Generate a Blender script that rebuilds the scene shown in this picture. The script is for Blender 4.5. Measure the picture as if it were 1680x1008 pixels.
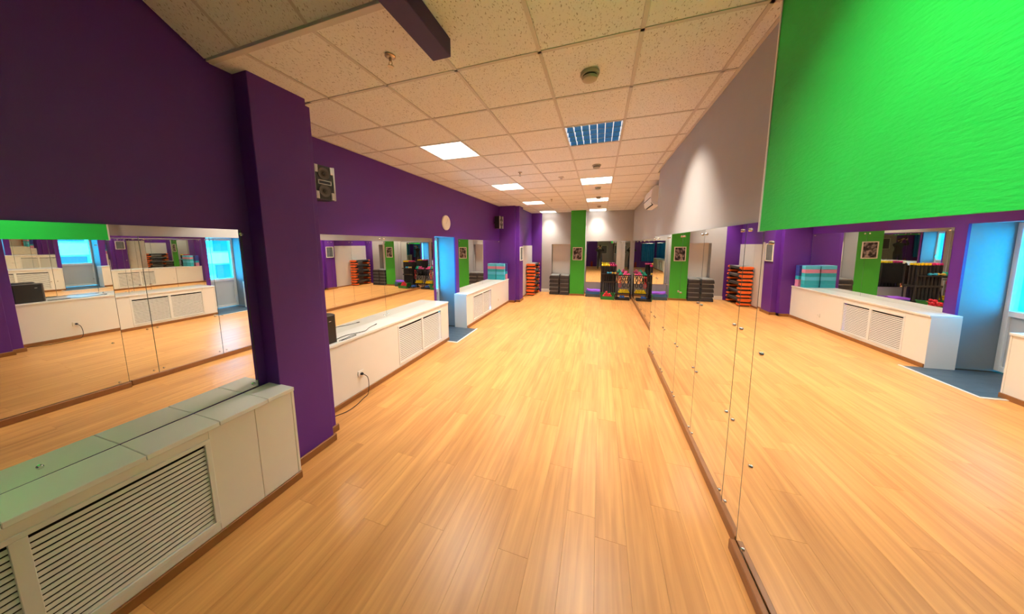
import bpy, bmesh, math, random
from mathutils import Vector, Matrix
random.seed(7)
for o in list(bpy.data.objects): bpy.data.objects.remove(o, do_unlink=True)
S = bpy.context.scene
COL = S.collection

# ------------------------------------------------------------------ camera
CAM_Z = 1.904                      # lens height above the floor (floor is z = 0)
YAW, PITCH, ROLL = math.radians(17.981), math.radians(-6.881), math.radians(0.144)
def cam_axes():
    Rz = Matrix.Rotation(YAW, 3, 'Z'); Rx = Matrix.Rotation(PITCH, 3, 'X')
    base = Matrix(((1, 0, 0), (0, 0, 1), (0, -1, 0))); Ro = Matrix.Rotation(ROLL, 3, 'Z')
    return Rz @ Rx @ base @ Ro
R = cam_axes()
cd = bpy.data.cameras.new('camera'); cam = bpy.data.objects.new('camera', cd); COL.objects.link(cam)
cd.sensor_fit = 'HORIZONTAL'; cd.sensor_width = 36.0; cd.lens = 451.17 * 36 / 1680
cd.shift_x = (840 - 836.8) / 1680; cd.shift_y = (455.83 - 504) / 1680
cd.clip_start = 0.02; cd.clip_end = 200
x, y, z = R.col[0], -R.col[1], -R.col[2]
cam.matrix_world = Matrix(((x[0], y[0], z[0], 0), (x[1], y[1], z[1], 0), (x[2], y[2], z[2], CAM_Z), (0, 0, 0, 1)))
S.camera = cam

# ------------------------------------------------------------------ world, daylight, exposure
S.view_settings.view_transform = 'Standard'; S.view_settings.look = 'None'
S.view_settings.gamma = 1.0; S.view_settings.use_curve_mapping = False
S.view_settings.exposure = 0.16
W = bpy.data.worlds.new('sky'); S.world = W; W.use_nodes = True
bg = W.node_tree.nodes['Background']; bg.inputs[0].default_value = (0.0, 0.50, 1.0, 1); bg.inputs[1].default_value = 20.0
S.cycles.max_bounces = 18; S.cycles.glossy_bounces = 14; S.cycles.diffuse_bounces = 5; S.cycles.transparent_max_bounces = 12   # mirrors face mirrors
pl = bpy.data.lights.new('balcony_daylight', 'AREA'); pl.shape = 'RECTANGLE'; pl.size = 1.1; pl.size_y = 0.70
pl.cycles.is_portal = True                     # samples the sky through the balcony door glass
po = bpy.data.objects.new('balcony_daylight', pl); COL.objects.link(po)
po.location = (-3.74, 5.195, 1.42); po.rotation_euler = (0, math.radians(-90), 0)
sun = bpy.data.lights.new('winter_sun', 'SUN'); sun.energy = 2.2; sun.angle = math.radians(2); sun.color = (1, .95, .88)
so = bpy.data.objects.new('winter_sun', sun); COL.objects.link(so); so.rotation_euler = (0, math.radians(42), math.radians(25))   # lights the house fronts across the yard, not the hall
LAMP = (1.0, 0.92, 0.80)
LAMP_W = 34.0
SPREAD = math.radians(106)

# ------------------------------------------------------------------ materials
def new_mat(name):
    m = bpy.data.materials.new(name); m.use_nodes = True
    nt = m.node_tree; b = nt.nodes['Principled BSDF']
    return m, nt, b
def N(nt, t, **kw):
    n = nt.nodes.new(t)
    for k, v in kw.items(): setattr(n, k, v)
    return n
def plain(name, col, rough=0.5, metal=0.0, var=0.0, vscale=6.0, bump=0.0, bscale=60.0, emis=0.0, coat=0.0, ecol=None, spec=None):
    m, nt, b = new_mat(name)
    b.inputs['Base Color'].default_value = (*col, 1); b.inputs['Roughness'].default_value = rough
    b.inputs['Metallic'].default_value = metal
    if spec is not None: b.inputs['Specular IOR Level'].default_value = spec
    if coat: b.inputs['Coat Weight'].default_value = coat; b.inputs['Coat Roughness'].default_value = 0.12
    if emis:
        b.inputs['Emission Color'].default_value = (*(ecol or col), 1); b.inputs['Emission Strength'].default_value = emis
    tc = N(nt, 'ShaderNodeTexCoord')
    if var:
        no = N(nt, 'ShaderNodeTexNoise'); no.inputs['Scale'].default_value = vscale; no.inputs['Detail'].default_value = 4
        nt.links.new(tc.outputs['Object'], no.inputs['Vector'])
        mx = N(nt, 'ShaderNodeMix', data_type='RGBA')
        mx.inputs[6].default_value = (*[c * (1 - var) for c in col], 1); mx.inputs[7].default_value = (*[min(1, c * (1 + var)) for c in col], 1)
        nt.links.new(no.outputs['Fac'], mx.inputs[0]); nt.links.new(mx.outputs[2], b.inputs['Base Color'])
    if bump:
        nb = N(nt, 'ShaderNodeTexNoise'); nb.inputs['Scale'].default_value = bscale; nb.inputs['Detail'].default_value = 3
        bp = N(nt, 'ShaderNodeBump'); bp.inputs['Strength'].default_value = bump; bp.inputs['Distance'].default_value = 0.004
        nt.links.new(tc.outputs['Object'], nb.inputs['Vector']); nt.links.new(nb.outputs['Fac'], bp.inputs['Height'])
        nt.links.new(bp.outputs['Normal'], b.inputs['Normal'])
    return m
def wood_floor():
    m, nt, b = new_mat('laminate')
    g = N(nt, 'ShaderNodeNewGeometry'); oi = N(nt, 'ShaderNodeObjectInfo')
    off = N(nt, 'ShaderNodeVectorMath', operation='MULTIPLY_ADD')
    off.inputs[1].default_value = (0, 0, 0)
    cmb = N(nt, 'ShaderNodeCombineXYZ'); mul = N(nt, 'ShaderNodeMath', operation='MULTIPLY'); mul.inputs[1].default_value = 37.0
    nt.links.new(oi.outputs['Random'], mul.inputs[0]); nt.links.new(mul.outputs[0], cmb.inputs['X']); nt.links.new(mul.outputs[0], cmb.inputs['Y'])
    add = N(nt, 'ShaderNodeVectorMath', operation='ADD')
    nt.links.new(g.outputs['Position'], add.inputs[0]); nt.links.new(cmb.outputs[0], add.inputs[1])
    mp = N(nt, 'ShaderNodeMapping'); mp.inputs['Scale'].default_value = (26, 1.1, 1)
    nt.links.new(add.outputs[0], mp.inputs['Vector'])
    n1 = N(nt, 'ShaderNodeTexNoise'); n1.inputs['Scale'].default_value = 1.0; n1.inputs['Detail'].default_value = 6; n1.inputs['Distortion'].default_value = 0.6
    nt.links.new(mp.outputs[0], n1.inputs['Vector'])
    mp2 = N(nt, 'ShaderNodeMapping'); mp2.inputs['Scale'].default_value = (7, 1.3, 1); nt.links.new(add.outputs[0], mp2.inputs['Vector'])
    n2 = N(nt, 'ShaderNodeTexNoise'); n2.inputs['Scale'].default_value = 1.0; n2.inputs['Detail'].default_value = 3; nt.links.new(mp2.outputs[0], n2.inputs['Vector'])
    r = N(nt, 'ShaderNodeValToRGB')
    e = r.color_ramp.elements; e[0].position = 0.25; e[0].color = (0.42, 0.172, 0.043, 1); e[1].position = 0.75; e[1].color = (0.83, 0.425, 0.135, 1)
    s = N(nt, 'ShaderNodeMath', operation='MULTIPLY_ADD'); s.inputs[1].default_value = 0.55; s.inputs[2].default_value = 0.0
    a2 = N(nt, 'ShaderNodeMath', operation='MULTIPLY_ADD'); a2.inputs[1].default_value = 0.30
    a3 = N(nt, 'ShaderNodeMath', operation='MULTIPLY_ADD'); a3.inputs[1].default_value = 0.10
    nt.links.new(n1.outputs['Fac'], s.inputs[0]); nt.links.new(n2.outputs['Fac'], a2.inputs[0]); nt.links.new(s.outputs[0], a2.inputs[2])
    nt.links.new(oi.outputs['Random'], a3.inputs[0]); nt.links.new(a2.outputs[0], a3.inputs[2]); nt.links.new(a3.outputs[0], r.inputs['Fac'])
    nt.links.new(r.outputs['Color'], b.inputs['Base Color'])
    b.inputs['Roughness'].default_value = 0.36; b.inputs['Specular IOR Level'].default_value = 0.45
    return m
def ceiling_tile_mat():
    m, nt, b = new_mat('fissured_tile')
    tc = N(nt, 'ShaderNodeTexCoord'); oi = N(nt, 'ShaderNodeObjectInfo')
    mul = N(nt, 'ShaderNodeMath', operation='MULTIPLY'); mul.inputs[1].default_value = 50.0
    nt.links.new(oi.outputs['Random'], mul.inputs[0])
    add = N(nt, 'ShaderNodeVectorMath', operation='ADD'); nt.links.new(tc.outputs['Object'], add.inputs[0]); nt.links.new(mul.outputs[0], add.inputs[1])
    mp = N(nt, 'ShaderNodeMapping'); mp.inputs['Scale'].default_value = (130, 60, 1); mp.inputs['Rotation'].default_value = (0, 0, 0.5)
    nt.links.new(add.outputs[0], mp.inputs['Vector'])
    n1 = N(nt, 'ShaderNodeTexNoise'); n1.inputs['Scale'].default_value = 1.0; n1.inputs['Detail'].default_value = 2; n1.inputs['Roughness'].default_value = 0.5
    nt.links.new(mp.outputs[0], n1.inputs['Vector'])
    r = N(nt, 'ShaderNodeValToRGB'); e = r.color_ramp.elements
    e[0].position = 0.60; e[0].color = (0.80, 0.78, 0.74, 1); e[1].position = 0.70; e[1].color = (0.36, 0.31, 0.25, 1)
    nt.links.new(n1.outputs['Fac'], r.inputs['Fac']); nt.links.new(r.outputs['Color'], b.inputs['Base Color'])
    b.inputs['Roughness'].default_value = 0.9
    bp = N(nt, 'ShaderNodeBump', invert=True); bp.inputs['Strength'].default_value = 0.5; bp.inputs['Distance'].default_value = 0.003
    nt.links.new(n1.outputs['Fac'], bp.inputs['Height']); nt.links.new(bp.outputs['Normal'], b.inputs['Normal'])
    return m
def embossed(name, col):
    m, nt, b = new_mat(name)
    tc = N(nt, 'ShaderNodeTexCoord')
    mp = N(nt, 'ShaderNodeMapping'); mp.inputs['Scale'].default_value = (1, 28, 100); nt.links.new(tc.outputs['Object'], mp.inputs['Vector'])
    n1 = N(nt, 'ShaderNodeTexNoise'); n1.inputs['Scale'].default_value = 1.0; n1.inputs['Detail'].default_value = 3; nt.links.new(mp.outputs[0], n1.inputs['Vector'])
    n2 = N(nt, 'ShaderNodeTexNoise'); n2.inputs['Scale'].default_value = 3.5; n2.inputs['Detail'].default_value = 4; nt.links.new(tc.outputs['Object'], n2.inputs['Vector'])
    mx = N(nt, 'ShaderNodeMix', data_type='RGBA'); mx.inputs[6].default_value = (*[c * .86 for c in col], 1); mx.inputs[7].default_value = (*[min(1, c * 1.12) for c in col], 1)
    nt.links.new(n2.outputs['Fac'], mx.inputs[0]); nt.links.new(mx.outputs[2], b.inputs['Base Color'])
    bp = N(nt, 'ShaderNodeBump'); bp.inputs['Strength'].default_value = 0.5; bp.inputs['Distance'].default_value = 0.005
    nt.links.new(n1.outputs['Fac'], bp.inputs['Height']); nt.links.new(bp.outputs['Normal'], b.inputs['Normal'])
    b.inputs['Roughness'].default_value = 0.55
    return m
def glass_mat():
    m, nt, b = new_mat('window_glass'); nt.nodes.remove(b)
    out = nt.nodes['Material Output']; tr = N(nt, 'ShaderNodeBsdfTransparent'); gl = N(nt, 'ShaderNodeBsdfGlossy'); gl.inputs['Roughness'].default_value = 0.01
    mx = N(nt, 'ShaderNodeMixShader'); mx.inputs[0].default_value = 0.07; tr.inputs[0].default_value = (0.93, 0.97, 0.97, 1)
    nt.links.new(tr.outputs[0], mx.inputs[1]); nt.links.new(gl.outputs[0], mx.inputs[2]); nt.links.new(mx.outputs[0], out.inputs[0])
    return m
def photo_print(name):
    m, nt, b = new_mat(name)
    tc = N(nt, 'ShaderNodeTexCoord'); mp = N(nt, 'ShaderNodeMapping'); mp.inputs['Scale'].default_value = (9, 9, 9)
    nt.links.new(tc.outputs['Object'], mp.inputs['Vector'])
    n = N(nt, 'ShaderNodeTexNoise'); n.inputs['Scale'].default_value = 1.0; n.inputs['Detail'].default_value = 3; nt.links.new(mp.outputs[0], n.inputs['Vector'])
    r = N(nt, 'ShaderNodeValToRGB'); e = r.color_ramp.elements; e[0].position = .46; e[0].color = (.015, .010, .012, 1); e[1].position = .68; e[1].color = (.55, .45, .45, 1)
    nt.links.new(n.outputs['Fac'], r.inputs['Fac']); nt.links.new(r.outputs['Color'], b.inputs['Base Color']); b.inputs['Roughness'].default_value = .3
    return m

M = {}
M['purple'] = plain('purple_paint', (0.098, 0.012, 0.235), 0.55, var=0.06, bump=0.12, bscale=180)
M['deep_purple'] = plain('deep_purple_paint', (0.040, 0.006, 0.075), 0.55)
M['grey'] = plain('grey_paint', (0.385, 0.365, 0.35), 0.6, var=0.03, bump=0.08, bscale=150)
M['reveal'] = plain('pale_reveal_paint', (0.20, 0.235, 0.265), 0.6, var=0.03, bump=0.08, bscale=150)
M['panel'] = plain('pale_board', (0.58, 0.55, 0.52), 0.45, var=0.04)
M['green_board'] = embossed('green_embossed', (0.008, 0.58, 0.06))
M['green'] = plain('green_paint', (0.035, 0.37, 0.025), 0.5, var=0.05)
M['floor'] = wood_floor()
M['subfloor'] = plain('subfloor', (0.10, 0.045, 0.015), 0.8)
M['slate'] = plain('slate_laminate', (0.055, 0.075, 0.09), 0.45, var=0.3, vscale=9)
M['skirt'] = plain('brown_skirting', (0.27, 0.105, 0.028), 0.4, var=0.2, vscale=12)
M['white'] = plain('white_board', (0.76, 0.71, 0.65), 0.35, var=0.02)
M['whitetop'] = plain('white_glossy_top', (0.80, 0.80, 0.77), 0.18, var=0.02)
M['slat'] = plain('slat_enamel', (0.72, 0.70, 0.66), 0.30)
M['whiteplastic'] = plain('white_plastic', (0.78, 0.74, 0.68), 0.35)
M['dark'] = plain('dark_void', (0.012, 0.011, 0.011), 0.8)
M['black'] = plain('black_plastic', (0.014, 0.013, 0.014), 0.4, var=0.2)
M['blackfoam'] = plain('black_foam', (0.020, 0.018, 0.019), 0.75, var=0.3, vscale=20)
M['charcoal'] = plain('charcoal_plastic', (0.032, 0.030, 0.034), 0.5, var=0.15)
M['charcoal2'] = plain('grey_rubber', (0.20, 0.20, 0.19), 0.55, var=0.1)
M['orange'] = plain('orange_plastic', (0.80, 0.13, 0.015), 0.4, var=0.08)
M['chrome'] = plain('chrome', (0.75, 0.73, 0.70), 0.15, metal=1.0)
M['silver'] = plain('silver_plastic', (0.55, 0.53, 0.50), 0.35, metal=0.5)
M['cone'] = plain('speaker_cone', (0.10, 0.085, 0.08), 0.6)
M['mirror'] = plain('mirror_silver', (0.90, 0.91, 0.88), 0.0, metal=1.0)
M['mirror_edge'] = plain('mirror_edge', (0.05, 0.07, 0.06), 0.3)
M['tile'] = ceiling_tile_mat()
M['grid'] = plain('grid_enamel', (0.60, 0.55, 0.50), 0.5)
M['plenum'] = plain('plenum', (0.05, 0.045, 0.04), 0.9)
M['tray'] = plain('tray_enamel', (0.8, 0.8, 0.8), 0.4)
M['tube_on'] = plain('lit_tube', (1, 1, 1), 0.4, emis=14.0, ecol=(1, 0.95, 0.86))
M['blade_on'] = plain('glowing_louvre', (0.9, 0.9, 0.9), 0.3, emis=0.75, ecol=(1, 0.95, 0.86))  # louvres emit a little, in place of the tubes' light on them
M['tube_off'] = plain('unlit_tube', (0.35, 0.5, 0.62), 0.25)
M['blade_off'] = plain('blue_reflection_louvre', (0.10, 0.28, 0.50), 0.15, metal=0.8, emis=.10, ecol=(.1, .4, .8))  # blue window reflection painted into the louvres as tint and glow
M['blade_edge'] = plain('glowing_louvre_edge', (0.8, 0.85, 0.9), 0.3, emis=.55, ecol=(.8, .9, 1))  # cross blades emit slightly, standing in for scattered lamp light
M['detector'] = plain('detector_plastic', (0.42, 0.36, 0.28), 0.4)
M['brass'] = plain('sprinkler_metal', (0.45, 0.38, 0.28), 0.3, metal=0.8)
M['glass'] = glass_mat()
M['upvc'] = plain('white_upvc', (0.75, 0.76, 0.77), 0.35)
M['upvc_panel'] = plain('grey_upvc_panel', (0.55, 0.57, 0.58), 0.4)
M['print'] = photo_print('photo_print')
M['print2'] = plain('grey_print', (0.12, 0.13, 0.14), 0.2, var=0.4, vscale=8)
M['frame'] = plain('cream_frame', (0.80, 0.75, 0.66), 0.4)
M['clockface'] = plain('clock_face', (0.85, 0.72, 0.55), 0.4)
M['cable'] = plain('black_cable', (0.01, 0.01, 0.01), 0.5)
for n, c in dict(foam_blue=(0.10, 0.52, 0.75), foam_teal=(0.02, 0.38, 0.48), foam_pink=(0.62, 0.22, 0.36), foam_navy=(0.03, 0.05, 0.30),
                 mat_purple=(0.30, 0.08, 0.75), mat_blue=(0.02, 0.11, 0.28), mat_grey=(0.045, 0.07, 0.09),
                 yellow=(0.85, 0.62, 0.0), magenta=(0.55, 0.01, 0.16), red=(0.70, 0.02, 0.04), blue=(0.01, 0.09, 0.36), cyan=(0.02, 0.32, 0.50),
                 teal=(0.0, 0.50, 0.33), pink=(0.85, 0.10, 0.36), gold=(0.55, 0.36, 0.04), crate=(0.02, 0.20, 0.04), navy=(0.012, 0.02, 0.07),
                 curtain=(0.0, 0.16, 0.42), cloth=(0.010, 0.012, 0.016), cloth2=(0.016, 0.02, 0.03), skin=(0.55, 0.33, 0.24), hair=(0.05, 0.03, 0.02),
                 extred=(0.45, 0.015, 0.015), snow=(0.85, 0.85, 0.85), concrete=(0.45, 0.50, 0.52), darkglass=(0.04, 0.08, 0.10)).items():
    M[n] = plain(n + '_material', c, 0.5, var=0.08)

# ------------------------------------------------------------------ builders
class MB:
    def __init__(s): s.v = []; s.f = []; s.m = []; s.cur = 0
    def _add(s, vs, fs):
        b = len(s.v); s.v += [tuple(v) for v in vs]; s.f += [tuple(b + i for i in f) for f in fs]; s.m += [s.cur] * len(fs)
        return s
    def mat(s, i): s.cur = i; return s
    def box(s, x0, x1, y0, y1, z0, z1, T=None):
        vs = [Vector(p) for p in ((x0, y0, z0), (x1, y0, z0), (x1, y1, z0), (x0, y1, z0), (x0, y0, z1), (x1, y0, z1), (x1, y1, z1), (x0, y1, z1))]
        if T: vs = [T @ v for v in vs]
        return s._add(vs, [(0, 3, 2, 1), (4, 5, 6, 7), (0, 1, 5, 4), (1, 2, 6, 5), (2, 3, 7, 6), (3, 0, 4, 7)])
    def prism(s, pts, axis, a, b):
        n = len(pts)
        def P(p, t): return {'x': (t, p[0], p[1]), 'y': (p[0], t, p[1]), 'z': (p[0], p[1], t)}[axis]
        vs = [P(p, a) for p in pts] + [P(p, b) for p in pts]
        fs = [tuple(range(n - 1, -1, -1)), tuple(range(n, 2 * n))] + [(i, (i + 1) % n, n + (i + 1) % n, n + i) for i in range(n)]
        return s._add(vs, fs)
    def lathe(s, prof, c=(0, 0, 0), axis='z', n=20, T=None):
        vs = []; fs = []
        for (r, h) in prof:
            for k in range(n):
                a = 2 * math.pi * k / n; p = (r * math.cos(a), r * math.sin(a), h)
                if axis == 'x': p = (p[2], p[0], p[1])
                elif axis == 'y': p = (p[0], p[2], p[1])
                v = Vector(p)
                if T: v = T @ v
                vs.append(Vector(c) + v)
        for i in range(len(prof) - 1):
            for k in range(n):
                fs.append((i * n + k, i * n + (k + 1) % n, (i + 1) * n + (k + 1) % n, (i + 1) * n + k))
        fs.append(tuple(range(n - 1, -1, -1))); fs.append(tuple((len(prof) - 1) * n + k for k in range(n)))
        return s._add(vs, fs)
    def cyl(s, c, r, h, axis='z', n=16): return s.lathe([(r, 0), (r, h)], c, axis, n)
    def sphere(s, c, r, sc=(1, 1, 1), n=14, m=8):
        prof = [(max(1e-4, math.sin(math.pi * i / m)) , -math.cos(math.pi * i / m)) for i in range(m + 1)]
        T = Matrix.Diagonal((r * sc[0], r * sc[1], r * sc[2]))
        return s.lathe(prof, c, 'z', n, T)
    def tube(s, pts, r, n=8):
        pts = [Vector(p) for p in pts]; rings = []
        rr = r if isinstance(r, (list, tuple)) else [r] * len(pts)
        up = None
        for i, p in enumerate(pts):
            t = (pts[min(i + 1, len(pts) - 1)] - pts[max(i - 1, 0)])
            t = t.normalized() if t.length > 1e-9 else Vector((0, 0, 1))
            if up is None: up = t.orthogonal().normalized()
            up = (up - t * up.dot(t)); up = up.normalized() if up.length > 1e-6 else t.orthogonal().normalized()
            w = t.cross(up)
            rings.append([p + (up * math.cos(2 * math.pi * k / n) + w * math.sin(2 * math.pi * k / n)) * rr[i] for k in range(n)])
        vs = [v for ring in rings for v in ring]; fs = []
        for i in range(len(pts) - 1):
            for k in range(n):
                fs.append((i * n + k, i * n + (k + 1) % n, (i + 1) * n + (k + 1) % n, (i + 1) * n + k))
        fs.append(tuple(range(n - 1, -1, -1))); fs.append(tuple((len(pts) - 1) * n + k for k in range(n)))
        return s._add(vs, fs)
    def mesh(s, name, mats, bevel=0.0, smooth=False, seg=1):
        me = bpy.data.meshes.new(name); me.from_pydata(s.v, [], s.f)
        for i, mi in enumerate(s.m): me.polygons[i].material_index = mi
        for m in (mats if isinstance(mats, (list, tuple)) else [mats]): me.materials.append(M[m] if isinstance(m, str) else m)
        bm = bmesh.new(); bm.from_mesh(me)
        bmesh.ops.recalc_face_normals(bm, faces=bm.faces)
        if bevel: bmesh.ops.bevel(bm, geom=list(bm.edges), offset=bevel, segments=seg, affect='EDGES', profile=0.5)
        bm.to_mesh(me); bm.free()
        if smooth:
            for p in me.polygons: p.use_smooth = True
            try: me.set_sharp_from_angle(angle=math.radians(40))
            except Exception: pass
        return me
    def build(s, name, mats, parent=None, bevel=0.0, smooth=False, seg=1):
        return link(name, s.mesh(name, mats, bevel, smooth, seg), parent)
def link(name, data, parent=None, loc=None, rz=None):
    o = bpy.data.objects.new(name, data); COL.objects.link(o)
    if parent: o.parent = parent
    if loc is not None: o.location = loc
    if rz: o.rotation_euler = (0, 0, rz)
    return o
def tag(o, label, cat, group=None):
    o['label'] = label; o['category'] = cat
    if group: o['group'] = group
    return o
def struct(o, label=None):
    o['kind'] = 'structure'
    if label: o['label'] = label
    return o
def thing(name, label, cat, loc=(0, 0, 0), rz=0, group=None):
    return tag(link(name, None, None, loc, rz), label, cat, group)
def copy_tree(o, parent=None):
    c = o.copy(); COL.objects.link(c)
    if parent: c.parent = parent
    for ch in [k for k in bpy.data.objects if k.parent == o]: copy_tree(ch, c)
    return c
ORD = ['first', 'second', 'third', 'fourth', 'fifth', 'sixth', 'seventh', 'eighth', 'ninth', 'tenth']

# ------------------------------------------------------------------ room dimensions
H = 3.124                                   # ceiling height
XL, XL_NEAR, XL_FAR = -3.13, -2.54, -2.61    # left wall planes (middle, near, far recess)
XR, XR_FAR = 0.90, 1.13                      # right wall planes
YB, YREAR = 10.90, -3.20
GX0, GY0, T = -2.209, 1.285, 0.6             # ceiling grid origin and module
Y_BEND, SLOPE = 1.285, 0.68
def zc(y): return H if y >= Y_BEND else min(H + (Y_BEND - y) * SLOPE, 3.66)
Y_TOP = Y_BEND - (3.66 - H) / SLOPE

# ------------------------------------------------------------------ floor
floor = struct(MB().box(-3.0, 1.2, YREAR, YB + 0.3, -0.06, -0.013).build('floor', 'subfloor'), 'orange laminate plank floor running the length of the hall')
PW, PLN = 0.193, 1.292
row = 0; xx = -2.86
while xx < 1.13:
    x1 = min(xx + PW, 1.135); yy = YREAR - random.random() * PLN
    while yy < YB + 0.25:
        y0, y1 = max(yy, YREAR), min(yy + PLN, YB + 0.25)
        if y1 - y0 > 0.02:
            MB().box(xx + .0003, x1 - .0003, y0 + .0003, y1 - .0003, -0.012, 0.0).build('plank', 'floor', floor, bevel=0.0006)
        yy += PLN
    xx += PW; row += 1
fd = struct(MB().box(-3.75, -2.86, 4.60, 5.75, -0.05, -0.012).build('floor_doorway', 'subfloor'), 'dark slate floor of the balcony doorway')
for k in range(6):
    a = 4.63 + k * 0.149
    MB().box(-3.70, -2.605, a + .001, a + .148, 0.001, 0.006).build('plank', 'slate', fd, bevel=0.001)
struct(MB().box(-2.605, -2.58, 4.60, 5.55, 0.0, 0.010).box(-2.83, -2.605, 4.60, 4.63, 0.0, 0.010).build('trim_1', 'whiteplastic', bevel=0.002), 'white metal edging strip round the slate doorway floor')

# ------------------------------------------------------------------ walls
w = MB()
w.box(XL_NEAR - .2, XL_NEAR - .022, YREAR, 1.42, 0, 3.9)
w.box(XL - .03, XL, 1.90, 4.79, 0, 3.3).box(XL - .03, XL, 4.79, 5.60, 2.07, 3.3).box(XL - .03, XL, 5.60, 8.6, 0, 3.3)
w.box(XL_FAR - .2, XL_FAR, 9.0, YB + .1, 0, 3.3).box(XL_FAR - .05, -2.20, YB - .03, YB + .1, 0, 3.3)
struct(w.build('wall_left', 'purple'), 'deep purple painted long wall')
w = MB().box(-3.33, -2.41, 1.42, 1.83, 0, 3.3).box(-3.33, -2.52, 1.83, 1.95, 0, 3.3)
struct(w.build('pillar', 'purple', bevel=0.004), 'purple stepped pillar beside the nearer radiator bench')
w = MB().box(-3.33, -2.60, 8.53, 8.65, 0, 3.3).box(-3.33, -2.48, 8.65, 9.07, 0, 3.3)
struct(w.build('pillar', 'purple', bevel=0.004), 'purple stepped pillar behind the blue foam blocks')
w = MB().box(-3.80, XL - .03, 4.60, 4.79, 0, 2.3).box(-3.80, XL - .03, 5.60, 5.78, 0, 2.3).box(-3.80, XL - .03, 4.6, 5.78, 2.07, 2.3)
w.box(-3.12 - .03, XL + .0, 4.785, 4.79, 0, 2.07)
struct(w.build('wall_niche', 'reveal'), 'pale reveal of the balcony doorway washed by blue daylight')
w = MB().box(XR, XR + .1, YREAR, 5.25, 0, 3.9).box(XR + .1, XR_FAR, 5.20, 5.25, 0, 3.3).box(XR_FAR, XR_FAR + .1, 5.20, YB + .2, 0, 3.3)
struct(w.build('wall_right', 'grey'), 'grey painted wall above the long mirrors')
w = MB().box(-2.22, -1.80, YB, YB + .3, 0, 3.3).box(-1.80, -1.04, YB, YB + .3, 1.91, 3.3).box(-1.04, 1.25, YB, YB + .3, 0, 3.3)
struct(w.build('wall_back', 'grey'), 'grey end wall with a recess beside the green pillar')
nb = MB().box(-1.80, -1.04, YB + .24, YB + .3, 0, 1.91)
struct(nb.build('wall_recess', 'white'), 'pale panel closing the recess behind the black steps')
gp = struct(MB().box(-1.03, -0.51, 10.455, YB, 0, 3.3).build('pillar', 'grey', bevel=0.004), 'green fronted pillar on the end wall')
MB().box(-1.032, -0.508, 10.45, 10.455, 0.06, 3.3).build('facing', 'green', gp)['label'] = 'bright green front face'
w = MB().box(-2.8, XR + .1, YREAR - .1, YREAR, 0, 3.9)
struct(w.build('wall_rear', 'purple'), 'purple wall behind the camera')
wr = MB().box(-0.2, XR, YREAR, YREAR + .03, 0, 3.7); struct(wr.build('wall_rear_panel', 'grey'), 'grey stretch of the wall behind the camera')
# pale boards lining the recess past the far pillar
lp = struct(link('trim_3', None, None, (XL_FAR + .002, 9.97, 0)), 'pale tall boards lining the corner behind the orange steps')
for y0, y1 in ((-.87, .02), (.024, .91)): MB().box(0, .02, y0, y1, 0.05, 1.86).build('board', 'panel', lp, bevel=.003)

# skirting boards
def skirt(name, segs, label, mat='skirt'):
    b = MB()
    for s in segs: b.box(*s)
    return struct(b.build(name, mat, bevel=0.004), label)
skirt('baseboard_right', [(XR - .028, XR, 1.885, 5.25, 0, .075), (XR_FAR - .028, XR_FAR, 5.25, YB, 0, .075), (XR - .066, XR - .032, YREAR, 1.868, 0, .072)], 'brown skirting under the long mirrors')
skirt('baseboard_left', [(-2.41, -2.39, 1.41, 1.85, 0, .07), (-2.52, -2.50, 1.83, 1.97, 0, .07), (-2.62, -2.60, 8.51, 8.65, 0, .07), (-2.80, -2.60, 8.51, 8.53, 0, .07),
      (-2.48, -2.46, 8.63, 9.09, 0, .07), (-2.6, -2.46, 8.63, 8.65, 0, .07), (XL_FAR, XL_FAR + .02, 9.07, YB - .05, 0, .05)], 'brown skirting round the purple pillars')
skirt('baseboard_back', [(-1.05, -.49, 10.43, 10.45, 0, .06), (-.51, 1.1, YB - .02, YB, 0, .06)], 'brown skirting along the end wall')
skirt('trim_2', [(-2.20, -1.80, YB - .04, YB, 0, .12)], 'white raised plinth at the foot of the grey end wall', 'whiteplastic')

# ------------------------------------------------------------------ ceiling: slab, grid bars, tiles
ceil = struct(MB().box(-3.4, 1.3, Y_BEND, YB + .3, H + .10, H + .16).box(-3.0, 1.3, YREAR - .1, Y_TOP, 3.75, 3.82)
              .prism([(Y_TOP - .05, 3.80), (Y_TOP - .05, 3.74), (Y_BEND + .02, H + .09), (Y_BEND + .02, H + .15)], 'x', -3.0, 1.3).build('ceiling', 'plenum'), 'suspended ceiling of square fissured tiles')
LIGHT_CELLS = {(i, j) for i in (0, 3) for j in (3, 7, 11, 15)}
tile_full = MB().box(-.288, .288, -.288, .288, 0, .015).mesh('tile', 'tile', bevel=.002)
cols = [(XL - .02, GX0 - T)] + [(GX0 + T * i, GX0 + T * (i + 1)) for i in range(-1, 5)] + [(GX0 + T * 5, 1.14)]
rows_ = [(GY0 + T * j, GY0 + T * (j + 1)) for j in range(0, 16)]
for ci, (a, b_) in enumerate(cols):
    i = ci - 2
    for j, (c, d) in enumerate(rows_):
        if (i, j) in LIGHT_CELLS: continue
        d2 = min(d, YB + .05)
        if j < 7 and ci == 7: b2 = min(b_, XR + .02)
        else: b2 = b_
        if j < 1 and ci == 0: continue
        if c >= 9.0 and ci == 0: continue
        if b2 - a > .59 and d2 - c > .59: link('tile', tile_full, ceil, ((a + b2) / 2, (c + d2) / 2, H + .003))
        elif b2 - a > .03: MB().box(-(b2 - a) / 2 + .012, (b2 - a) / 2 - .012, -(d2 - c) / 2 + .012, (d2 - c) / 2 - .012, 0, .015).build('tile', 'tile', ceil).location = ((a + b2) / 2, (c + d2) / 2, H + .003)
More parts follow.
